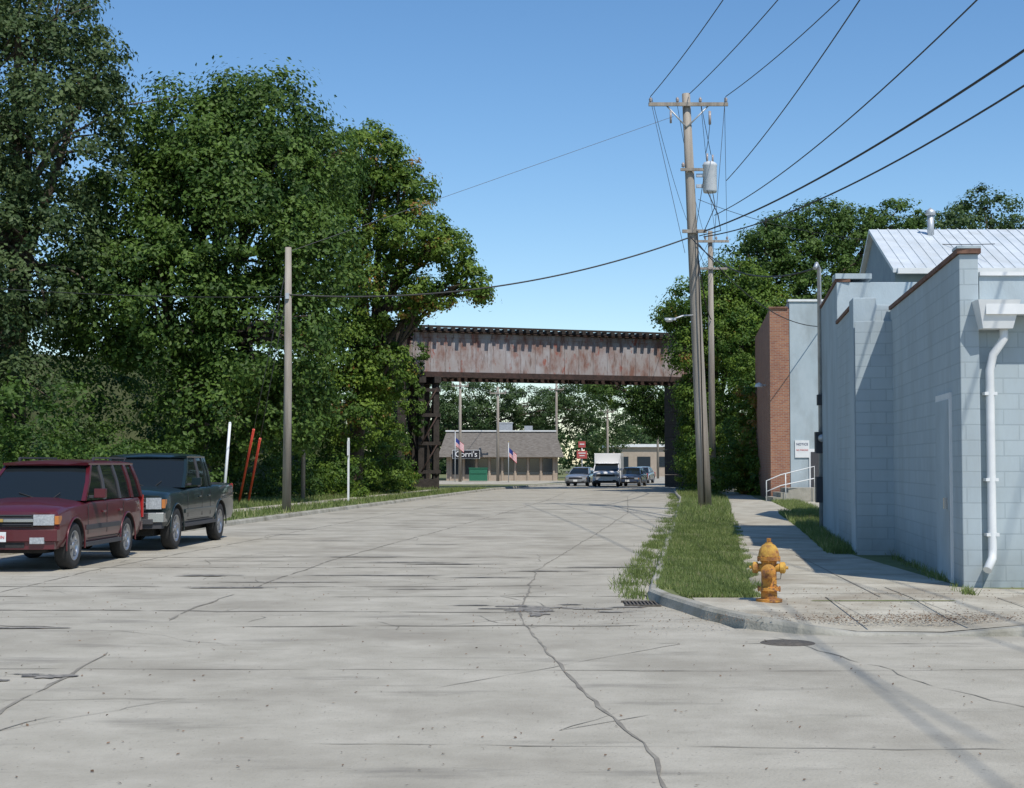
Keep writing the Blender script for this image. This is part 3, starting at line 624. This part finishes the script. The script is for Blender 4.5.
W((-7.5,50,7.3),(-24,30,7.0),.6,.012); W((-4.6,133,8.7),(4.6,155,9.4),.5,.02); W((-4.6,133,8.7),(-22,120,8.5),.5,.02)
wr.build('overhead_wires',fix=False)

# ---------------------------------------------------------------- fire hydrant
hy=empty('fire_hydrant',(2.95,17.3,.124),math.radians(-12)); hy.scale=(.88,.88,.88)
m=MB(); m.lathe([(0,0),(.17,0),(.17,.035),(.105,.04),(.105,.14),(.15,.145),(.15,.185),(.10,.19),(.098,.50),(.115,.53),(.15,.535),(.15,.575),(.13,.58),(.125,.62)],HYD,28); m.build('barrel',hy,sharp=40)
m=MB(); m.lathe([(.135,.585),(.135,.62),(.12,.68),(.085,.73),(.045,.755),(.045,.77)],HYDY,28); m.lathe([(.045,.765),(.03,.77),(.03,.82),(0,.825)],HYD,5); m.build('bonnet',hy,sharp=40)
m=MB(); 
for a in range(8):
    for z in (.165,.555): m.tube([(.135*math.cos(a*.785),.135*math.sin(a*.785),z-.035),(.135*math.cos(a*.785),.135*math.sin(a*.785),z+.035)],.014,HYD,6)
for s in (-1,1):
    m.lathe([(.055,s*.08),(.055,s*.14),(.075,s*.145),(.075,s*.20),(.055,s*.215),(.02,s*.22),(.02,s*.25),(0,s*.25)],HYDY,18,(0,0,.44),'X')
m.lathe([(.07,-.08),(.07,-.14),(.095,-.145),(.095,-.20),(.07,-.215),(.022,-.22),(.022,-.25),(0,-.25)],HYD,20,(0,0,.40),'Y')
m.tube([(.16,.0,.38),(.15,-.06,.3),(.09,-.12,.3)],.006,IRON,5)
m.build('nozzle_caps',hy,sharp=40)

# ---------------------------------------------------------------- vehicles
def wheel(m,x,y,R,wd,side):
    c=(x,y,R); h=wd/2
    m.lathe([(R*.62,-h*.9),(R*.8,-h),(R*.95,-h*.9),(R,-h*.6),(R,h*.6),(R*.95,h*.9),(R*.8,h),(R*.62,h*.9)],BLACK,28,c,'X')
    o=side
    m.lathe([(R*.64,o*h*.92),(R*.60,o*h*.96),(R*.57,o*h*.6),(R*.5,o*h*.35)],RIM,28,c,'X')
    m.lathe([(R*.58,o*h*.2),(0,o*h*.2)],PLAST,28,c,'X'); m.lathe([(R*.16,o*h*.3),(R*.16,o*h*.85),(R*.1,o*h*.9),(0,o*h*.9)],RIM,14,c,'X')
    for k in range(6):
        a=k*math.pi/3+.2; rr=R*.37; m.box((x+o*h*.62,y+rr*math.cos(a),R+rr*math.sin(a)),(h*.3,R*.46,R*.15),RIM,rx=a)
def half(w,zb,zs,zt): return [(0,zb),(w*.84,zb),(w*.95,zb+.04),(w*.985,zb+.12),(w,zb+.3*(zs-zb)),(w*1.0,zb+.62*(zs-zb)),(w*.985,zs-.09),(w*.96,zs-.03),(w*.91,zs+.0),(w*.80,zs+.35*(zt-zs)),(w*.45,zt),(0,zt+.01)]
def ring(y,w,zb,zs,zt,bow=0):
    h=half(w,zb,zs,zt)
    f=lambda x:y+bow*(abs(x)/max(w,.01))**3
    return [(x,f(x),z) for x,z in h]+[(-x,f(x),z) for x,z in h[-2:0:-1]]
def cut(ob,cutter):
    md=ob.modifiers.new('cut','BOOLEAN'); md.operation='DIFFERENCE'; md.object=cutter; md.solver='EXACT'
    try: md.material_mode='TRANSFER'
    except Exception: pass
    bpy.context.view_layer.update()
    dg=bpy.context.evaluated_depsgraph_get(); me=bpy.data.meshes.new_from_object(ob.evaluated_get(dg)); ob.modifiers.clear(); ob.data=me
    bpy.data.objects.remove(cutter)
    me.set_sharp_from_angle(angle=math.radians(32))
def vehicle(name,sp,loc,rz,paint,plate=None):
    hw=sp['hw']; R=sp['R']; fa,ra=sp['fa'],sp['ra']; Fy=sp['st'][0][0]; Ry=sp['st'][-1][0]
    e=empty(name,(0,0,0)); BOW=.16
    b=MB(); rings=[]
    for i,s_ in enumerate(sp['st']): rings.append(ring(*s_,bow=(BOW*(1-i*.34) if i<3 else 0)))
    b.loft(rings,paint); body=b.build('body',e,sharp=32)
    c=MB()
    for ay in (fa,ra):
        for sd in (-1,1):
            c.lathe([(0,sd*(hw-.30)),(R+.06,sd*(hw-.30)),(R+.06,sd*(hw+.2)),(0,sd*(hw+.2))],BLACK,28,(0,ay,R),'X')
    if sp.get('bed'):
        y0,y1,zf=sp['bed']; c.box((0,(y0+y1)/2,zf+.5),(hw*1.72,y1-y0,1.0),PLAST)
    cut(body,c.build('cutter'))
    w=MB()
    for ay in (fa,ra):
        for sd in (-1,1): wheel(w,sd*(hw-.13),ay,R,.24,sd)
    w.box((0,(fa+ra)/2,.36),(hw*1.3,ra-fa+1,.16),BLACK)
    w.build('wheels',e)
    gb,gt,zb,zt,wb,wt=sp['gb'],sp['gt'],sp['zb'],sp['zt'],sp['wb'],sp['wt']
    # glasshouse with a bowed windscreen
    g=MB(); gr=[]
    for f in (0,.5,1):
        z=zb+(zt-zb)*f; wv=wb+(wt-wb)*f+.02*math.sin(f*math.pi); ya=gb[0]+(gt[0]-gb[0])*f; yb=gb[1]+(gt[1]-gb[1])*f
        ptsf=[(x*wv,ya-.10*(1-x*x)+.02,z) for x in (-1,-.6,0,.6,1)]; gr.append(ptsf+[(wv,yb,z),(.5*wv,yb+.04,z),(-.5*wv,yb+.04,z),(-wv,yb,z)])
    g.loft(gr,GLASS,smooth=True); g.build('windows',e,sharp=30)
    p=MB()
    def lerp_side(sd,t0,tb): return Vector((sd*(wb+.006),t0,zb)),Vector((sd*(wt+.006),tb,zt))
    def pillar(sd,y0,y1,wd,mat=paint):
        a,bq=lerp_side(sd,y0,y1); mid=a.lerp(bq,.5)+Vector((sd*.02,0,0))
        def rg(q): return [q+Vector((sd*.016,-wd/2,0)),q+Vector((sd*.016,wd/2,0)),q+Vector((-sd*.05,wd/2,0)),q+Vector((-sd*.05,-wd/2,0))]
        p.loft([rg(a),rg(mid),rg(bq)],mat,smooth=False)
    for sd in (-1,1):
        pillar(sd,gb[0]+.03,gt[0]+.03,.085)
        for (y0,y1,wd,mm) in sp['pil']: pillar(sd,y0,y1,wd,paint if mm else PLAST)
        pillar(sd,gb[1]-.05,gt[1]-.04,.14)
    rr=[]
    for t,dz in ((-.06,-.03),(-.01,.0),(.04,.02),(.15,.038),(.5,.055),(.85,.045),(.96,.022),(1.0,.0),(1.03,-.03)):
        y=gt[0]+(gt[1]-gt[0])*t
        hfp=[(0,zt-.035),(wt+.0,zt-.035),(wt+.03,zt-.025),(wt+.035,zt-.0),(wt+.01,zt+.012+max(0,dz)*.3),(wt*.88,zt+max(0,dz)*.75+.012),(wt*.6,zt+dz+.012),(0,zt+dz+.025)]
        bw=lambda x:y-(.08*(1-(x/wt)**2) if t<.05 else 0)
        rr.append([(x,bw(x),z) for x,z in hfp]+[(-x,bw(x),z) for x,z in hfp[-2:0:-1]])
    p.loft(rr,paint)
    p.build('pillars_and_roof',e,sharp=40)
    d=MB()
    def fy(x,off): return Fy+BOW*(abs(x)/hw)**3+off
    def slab(x0,x1,z0,z1,off,depth,mat,n=8):
        xs=[x0+(x1-x0)*i/n for i in range(n+1)]
        d.prism([(x,fy(x,off)) for x in xs]+[(x,fy(x,off)+depth) for x in xs[::-1]],z0,z1,mat)
    for sd in (-1,1):
        for y in sp['seams']: d.box((sd*(hw+.0005),y,(sp['sill']+zb)/2+.02),(.008,.014,zb-sp['sill']-.16),BLACK)
        d.box((sd*(hw+.001),(sp['seams'][0]+sp['seams'][-1])/2,sp['sill']+.03),(.008,sp['seams'][-1]-sp['seams'][0],.014),BLACK)
        for y in sp['handles']: d.box((sd*(hw+.015),y,zb-.2),(.035,.16,.035),paint)
        d.box((sd*(hw+.010),(fa+ra)/2,sp['sill']+.22),(.025,ra-fa-2*R-.25,.08),sp.get('trim',paint))
        d.box((sd*(hw-.02),(fa+ra)/2,sp['sill']-.06),(.10,ra-fa-2*R-.2,.07),PLAST)
        d.box((sd*(hw+.12),gb[0]+.32,zb+.12),(.19,.10,.15),paint); d.box((sd*(hw+.12),gb[0]+.375,zb+.12),(.16,.012,.12),GLASS); d.box((sd*(hw-.0),gb[0]+.34,zb+.06),(.16,.06,.05),PLAST)
        if sp.get('rack'): d.box((sd*(wt-.06),(gt[0]+gt[1])/2+.15,zt+.095),(.035,gt[1]-gt[0]-.5,.03),PLAST); [d.box((sd*(wt-.06),yy,zt+.07),(.035,.06,.05),PLAST) for yy in (gt[0]+.4,gt[1]-.2)]
        for ay in (fa,ra):
            pts=[(sd*(hw+.002),ay+(R+.072)*math.cos(a),R+(R+.072)*math.sin(a)) for a in np.linspace(-.15,math.pi+.15,19)]
            d.tube(pts,.016,sp.get('arch',paint),6)
        hz,hwid,hh=sp['lamp']; xo=hw-.09; xi=xo-hwid
        a0,a1=(xi,xo) if sd>0 else (-xo,-xi)
        slab(a0,a1,hz-hh/2,hz+hh/2,-.012,.12,LAMP)
        b0,b1=(xo+.004,xo+.06) if sd>0 else (-xo-.06,-xo-.004)
        slab(b0,b1,hz-hh*.42,hz+hh*.36,.0,.16,AMBER,3)
        f0,f1=(hw*.55,hw*.78) if sd>0 else (-hw*.78,-hw*.55)
        slab(f0,f1,sp['bump']-.13,sp['bump']-.03,-.085,.1,LAMP if sp.get('fog') else PLAST)
        d.box((sd*(hw-.09),Ry-.02,zb-.18),(.12,.06,.42),RED)
        d.tube([(sd*.1+.25,gb[0]-.06,zb+.02),(sd*.35+.1,gb[0]+.07,zb+.13)],.009,BLACK,5)
    hz,hwid,hh=sp['lamp']; gx=hw-.095-hwid
    slab(-gx,gx,hz-hh*.6,hz+hh*.5,-.004,.12,BLACK)
    for k in range(4): slab(-gx+.02,gx-.02,hz-hh*.45+k*hh*.28,hz-hh*.45+k*hh*.28+.012,-.016,.03,CHROME if sp.get('chromegrille') else PLAST)
    if not sp.get('plain'):
        slab(-gx-.01,gx+.01,hz-.03,hz+.02,-.03,.04,sp.get('bar',paint)); d.box((0,Fy-.04,hz-.005),(.16,.02,.05),GOLD)
    slab(-hw*.97,hw*.97,sp['bump']-.09,sp['bump']+.09,-.075,.28,sp.get('bumpmat',paint),14)
    slab(-hw*.92,hw*.92,sp['bump']-.22,sp['bump']-.095,-.03,.2,sp.get('lower',PLAST),12)
    slab(-hw*.45,hw*.45,sp['bump']-.19,sp['bump']-.11,-.04,.05,BLACK)
    d.box((0,Ry-.02,.55),(hw*1.86,.16,.17),sp.get('bumpmat',paint))
    d.box((0,Fy-.095,sp['bump']-.02),(.31,.012,.155),WHITE)
    d.build('trim_and_lamps',e,bevel=.006)
    if plate: text(plate,'licence_plate_text',e,(0,Fy-.105,sp['bump']-.025),.07,TXTR)
    e.location=loc; e.rotation_euler=(0,0,rz)
    return e
SUV=dict(hw=.93,R=.38,fa=-1.53,ra=1.34,
 st=[(-2.43,.80,.46,.86,.88),(-2.40,.85,.42,.92,.95),(-2.28,.90,.36,.97,1.01),(-1.9,.925,.34,1.01,1.08),(-1.0,.93,.33,1.06,1.14),(-.6,.93,.33,1.08,1.14),(1.0,.93,.33,1.10,1.13),(2.1,.92,.35,1.10,1.13),(2.36,.88,.40,1.08,1.11),(2.43,.80,.50,1.01,1.04)],
 gb=(-.98,2.38),gt=(-.22,2.16),zb=1.09,zt=1.71,wb=.875,wt=.71,pil=[(.12,.22,.09,0),(1.0,.98,.09,0),(1.72,1.66,.15,1)],seams=[-.92,.1,1.05],handles=[-.12,.82],sill=.43,lamp=(.82,.30,.17),bump=.58,fog=True,rack=True,bar=CHROME,trim=PLAST,lower=MAROON)
TRK=dict(hw=1.0,R=.42,fa=-1.95,ra=1.62,
 st=[(-2.9,.90,.54,1.02,1.04),(-2.87,.94,.50,1.08,1.10),(-2.75,.97,.45,1.12,1.16),(-2.3,.995,.43,1.15,1.22),(-1.3,1.0,.42,1.18,1.25),(-.9,1.0,.42,1.20,1.24),(.98,1.0,.42,1.23,1.25),(1.0,1.0,.42,1.24,1.26),(2.8,1.0,.44,1.26,1.28),(2.88,.98,.48,1.25,1.27)],
 gb=(-1.25,.96),gt=(-.55,.80),zb=1.22,zt=1.86,wb=.93,wt=.79,pil=[(-.02,.04,.10,0),(.62,.60,.10,1)],seams=[-1.15,-.02,.68],handles=[-.25,.5],sill=.52,lamp=(.93,.28,.22),bump=.66,fog=False,bar=CHROME,bumpmat=CHROME,chromegrille=True,bed=(1.06,2.80,.72))
CAR=dict(hw=.88,R=.33,fa=-1.4,ra=1.3,plain=True,
 st=[(-2.3,.74,.36,.66,.68),(-2.25,.80,.30,.72,.75),(-2.0,.86,.26,.78,.84),(-1.1,.88,.24,.88,.95),(0,.88,.24,.93,.96),(1.5,.88,.25,.95,.98),(2.2,.84,.32,.92,.96),(2.3,.76,.42,.86,.9)],
 gb=(-1.05,1.75),gt=(-.2,1.1),zb=.93,zt=1.40,wb=.80,wt=.60,pil=[(.3,.35,.08,0)],seams=[-.8,.3,1.2],handles=[.05,1.0],sill=.36,lamp=(.60,.26,.13),bump=.45)
VAN=dict(hw=.98,R=.38,fa=-1.7,ra=1.7,plain=True,
 st=[(-2.7,.84,.42,.95,.97),(-2.65,.92,.38,1.02,1.05),(-2.3,.97,.34,1.12,1.17),(-1.9,.98,.33,1.16,1.2),(2.6,.98,.35,1.2,1.22),(2.7,.94,.42,1.18,1.2)],
 gb=(-2.1,2.66),gt=(-1.2,2.62),zb=1.18,zt=1.75,wb=.94,wt=.86,pil=[(-.6,-.5,.1,1),(1.3,1.35,2.5,1)],seams=[-1.6,-.6,1.4],handles=[-.8],sill=.42,lamp=(.85,.20,.14),bump=.55)
vehicle('parked_suv',SUV,(-7.95,26.0,0),math.radians(-2.2),MAROON,'772 YUN')
vehicle('parked_pickup_truck',TRK,(-7.6,32.1,0),math.radians(-2.8),DKGREEN)
van=vehicle('white_box_truck',VAN,(7.3,114,0),math.radians(-8),WHITEV)
m=MB(); m.box((0,1.0,1.55),(2.0,3.3,1.9),WHITEV); m.build('cargo_box',van,bevel=.04)
vehicle('parked_car',CAR,(5.4,117,0),math.radians(-14),SILVER)
vehicle('parked_car',CAR,(9.3,116,0),math.radians(-14),DKBLUE)
vehicle('parked_car',CAR,(11.6,134,0),math.radians(-14),SILVER)
vehicle('parked_car',CAR,(8.8,140,0),math.radians(-14),MAROON)

# ---------------------------------------------------------------- trees
tree('tall_tree',(-20,60),[(-21,60,17.5,3.6,3.5,3.2),(-19.5,61,20.5,2.6,2.8,2.4),(-18,59,14.5,2.8,3,2.6),(-22.5,60,12,4,4,3),(-18.6,58,9.5,3,3,2.6),(-22,57,6,3.5,3,3.5),(-25,60,18,4,4,4),(-17.3,61,18,1.4,1.6,1.4),(-20,57,3,3.4,2.6,3),(-23,62,22,3,3,2)],85000,.21,LEAF_G,.5,.6,twigs=5)
tree('maple_tree',(-13.4,64),[(-13.7,63,15.4,2.6,3.2,2.2),(-10.8,63,16.2,2.3,2.8,2.1),(-8.6,64,14.2,1.8,2.4,2.0),(-15.8,63,12.6,2.4,3,2.4),(-11.5,61,11.5,3.8,3.5,3.0),(-8.4,62,10.0,2.1,3,2.4),(-14.4,60,8.2,3.4,3,2.6),(-9.8,60,6.6,2.8,2.6,2.2),(-17,62,8.6,2.6,3,2.6),(-11,62,13.8,3,3,2.5),(-12,60,3.8,2.4,2.2,2.0),(-9.2,61,4,1.8,2,1.8)],125000,.21,LEAF_D,.5,.6,.05)
tree('ash_tree',(-8.2,77),[(-7.4,76,17.3,1.9,2.4,1.6),(-8.6,76,16,1.8,2,1.6),(-5.8,76,15.6,1.6,2.0,1.5),(-8.8,76,13.4,2.0,2.6,2.0),(-5.2,75,13.2,1.9,2.2,1.4),(-3.5,75,12.4,1.5,1.7,1.0),(-6.6,76,10.2,2.2,2.4,1.8),(-2.2,75,11.0,1.1,1.2,.7),(-1.5,75,10.2,.6,.8,.35),(-4.2,75,10.2,1.3,1.4,.7),(-8.6,76,7.6,2.2,2.2,1.8),(-6.6,76,6.6,1.6,2,1.6),(-8,75,4.2,1.8,1.6,1.8)],72000,.2,LEAF_B,.4,.42,.06,lean=(1.2,0))
def shrub(name,blobs,n,leaf,mat,clump=.35,t0=0):
    Pp,N,t=crown(blobs,n,clump,t0); leaf_mesh(name,Pp,N,leaf,t,mat)
bl_=[]
for i in range(38):
    d=random.uniform(40,76); x=xl(d)-random.uniform(5.0,11); r_=random.uniform(.8,1.9); bl_.append((x,d,r_*.7,r_,r_,r_*random.uniform(.8,1.6)))
shrub('understory_shrubs',bl_,62000,.15,LEAF_D)
bl_=[(-6.9,80,1.2,1.5,1.5,1.3),(-7.8,82,2.6,2.0,2,2.6),(-7.1,86,1.8,1.5,1.6,2.4),(-9,84,4.5,2,2,3),(-8.6,76,1.2,1.6,1.6,1.4),(-7.2,88,4.8,1.0,1.2,2.2),(-10.5,78,2,2,2,2),(-6.7,90,1,1.0,1.2,.9),(-12,82,6,3,3,4),(-8.0,90,6.6,1.1,1.2,2),(-5.9,84,.5,.8,1.2,.45),(-8,72,1,1.3,1.5,1.2)]
shrub('bushes',bl_,42000,.17,LEAF_B,.33,-.12)
bl_=[]
for i in range(30):
    x=random.uniform(-60,-14); bl_.append((x,random.uniform(66,90),random.uniform(1,9),3.2,3,3.2))
for i in range(18): bl_.append((random.uniform(-28,-13),random.uniform(44,58),random.uniform(.8,2.8),2.2,2,2.0))
shrub('woodland',bl_,80000,.2,LEAF_D,.55,-.1)
tree('roadside_tree',(12.2,90),[(10.7,89,11.4,1.3,2,1.2),(12.0,90,10.2,1.9,2.4,1.8),(10.6,89,8.4,1.1,2,1.4),(13.4,91,12.5,2.0,2.4,1.6),(13.6,88,8.6,2.2,2.4,2.0),(11.0,89,5.6,1.2,1.6,1.5),(15,90,10.4,2,2,2),(9.6,90,10.6,.9,1.2,.8),(11.6,91,3.4,1.2,1.6,1.8)],58000,.19,LEAF_B,.3,.45,-.08)
tree('roadside_tree',(16,94),[(15.6,94,14.6,2.0,2.4,1.7),(14.2,95,12.2,2,2.2,1.8),(17.5,95,15.8,2.2,2.4,1.7),(17.2,93,12.4,2.6,2.4,2.2),(20,96,16.6,2.2,2.6,1.9),(15.4,92,8.4,2.6,2.4,2.4),(22.6,97,16.4,2.2,2.4,2),(20,94,12,3,3,3),(24.8,97,17.2,1.8,2,1.6)],62000,.21,LEAF_D,.4,.5)
tree('background_tree',(36,112),[(32.5,112,18.6,2.8,3,2.0),(29.3,112,18.0,2.4,3,2.0),(36,113,20.2,2.6,3,2.2),(39.5,113,18.9,2.8,3,2.2),(34,110,14,4,3,3.5),(43,113,19,3.5,3,2.8),(26.5,110,16.6,2.4,2.6,2.2),(40,112,14,4,3,3.5),(30,111,15,3.5,3,3)],56000,.25,LEAF_X,.5,.55,.1)
bl_=[(10.6,76,.9,.9,1.2,.8),(11.4,78,1.6,1.1,1.4,1.4),(10.9,83,1.6,1.1,1.5,1.5),(12.6,80,2.6,1.3,1.6,2.6),(11.6,86,3.0,1.5,1.8,2.8),(13.2,84,4.6,1.8,1.8,3),(10.4,87,1.2,.9,1.2,1.2),(12.4,75.5,1.2,.8,1,1.2),(14,86,7,2,2,2.5),(11.4,93,3.2,1.1,1.4,2.8),(11.9,96,5.5,1.0,1.2,2.0),(12.0,98,2.4,1.1,1.5,2.4),(12.6,103,3,1.2,1.6,3)]
shrub('bushes',bl_,52000,.16,LEAF_B,.3,-.1)
shrub('climbing_vine',[(12.5,79.5,3.4,.7,1.2,3.2),(12.2,78,1.5,.7,1,1.4)],8000,.16,LEAF_B,.22,.3)
shrub('climbing_vine',[(-5.9,94.4,5.2,.35,.4,2.0),(-5.6,94.4,8.8,.3,.3,.8)],2500,.16,LEAF_D,.2,.1)
tree('background_tree',(15.5,122),[(12,121,7.8,2.6,2.4,1.8),(9.4,122,7.6,2.2,2.2,1.5),(7.0,124,8.4,1.6,2,1.0),(14.5,120,6.0,2.4,2.4,2.6),(12.6,123,5.2,1.8,2,1.4),(10.8,122,5.6,1.4,2,1.0),(17,122,8,3,3,4),(14.6,124,3.2,1.6,2,2.2),(14.2,119,2.2,1.4,1.6,2.0)],66000,.2,LEAF_D,.35,.5,-.15)
tree('background_tree',(-9,158),[(-9,158,8.4,4,3,2.6),(-3,160,8.8,3.6,3,2.2),(2,162,8.0,3.2,3,2.0),(-13,156,8,4,3,4),(7.6,165,8.6,3.0,3,2.6),(-6,158,6.8,4,3,2.4),(5,168,7,3,3,3),(11,170,7,3,3,4),(0,164,5.5,4,3,2.4),(-5,164,5,4,3,2.6)],72000,.24,LEAF_X,.4,.6)
bl_=[]
for i in range(150):
    x=random.uniform(-120,180); y=random.uniform(228,290); r_=random.uniform(4,6.5); bl_.append((x,y,random.uniform(1,6),r_,r_,r_*.8))
for i in range(26): bl_.append((random.uniform(-30,36),random.uniform(222,232),random.uniform(2,8.5),4.2,3,3.2))
shrub('distant_trees',bl_,150000,.65,LEAF_X,1.4)
# ---------------------------------------------------------------- light & camera
sd=Vector((.45,-.89,0)).normalized(); el=math.radians(56); sunv=Vector((sd.x*math.cos(el),sd.y*math.cos(el),math.sin(el)))
lt=bpy.data.lights.new('sun','SUN'); lt.energy=4.2; lt.angle=math.radians(.5); lt.color=(1,.95,.87)
lo=bpy.data.objects.new('sun',lt); scene.collection.objects.link(lo); lo.rotation_euler=(-sunv).to_track_quat('-Z','Y').to_euler()
w=bpy.data.worlds.new('World'); scene.world=w; w.use_nodes=True; nt=w.node_tree
sk=nt.nodes.new('ShaderNodeTexSky'); sk.sky_type='NISHITA'; sk.sun_disc=False; sk.sun_elevation=el; sk.sun_rotation=math.atan2(sd.x,sd.y); sk.altitude=250; sk.air_density=1.0; sk.dust_density=.25; sk.ozone_density=2.4
hs=nt.nodes.new('ShaderNodeHueSaturation'); hs.inputs['Saturation'].default_value=1.2
nt.links.new(sk.outputs[0],hs.inputs['Color']); nt.links.new(hs.outputs[0],nt.nodes['Background'].inputs[0]); nt.nodes['Background'].inputs[1].default_value=.145
cam=bpy.data.cameras.new('camera'); cam.lens=1500/1024*36; cam.sensor_width=36; cam.clip_end=6000; cam.clip_start=.1
co=bpy.data.objects.new('camera',cam); scene.collection.objects.link(co); co.location=(0,0,1.7); co.rotation_euler=(math.radians(90+2.67),0,0); scene.camera=co
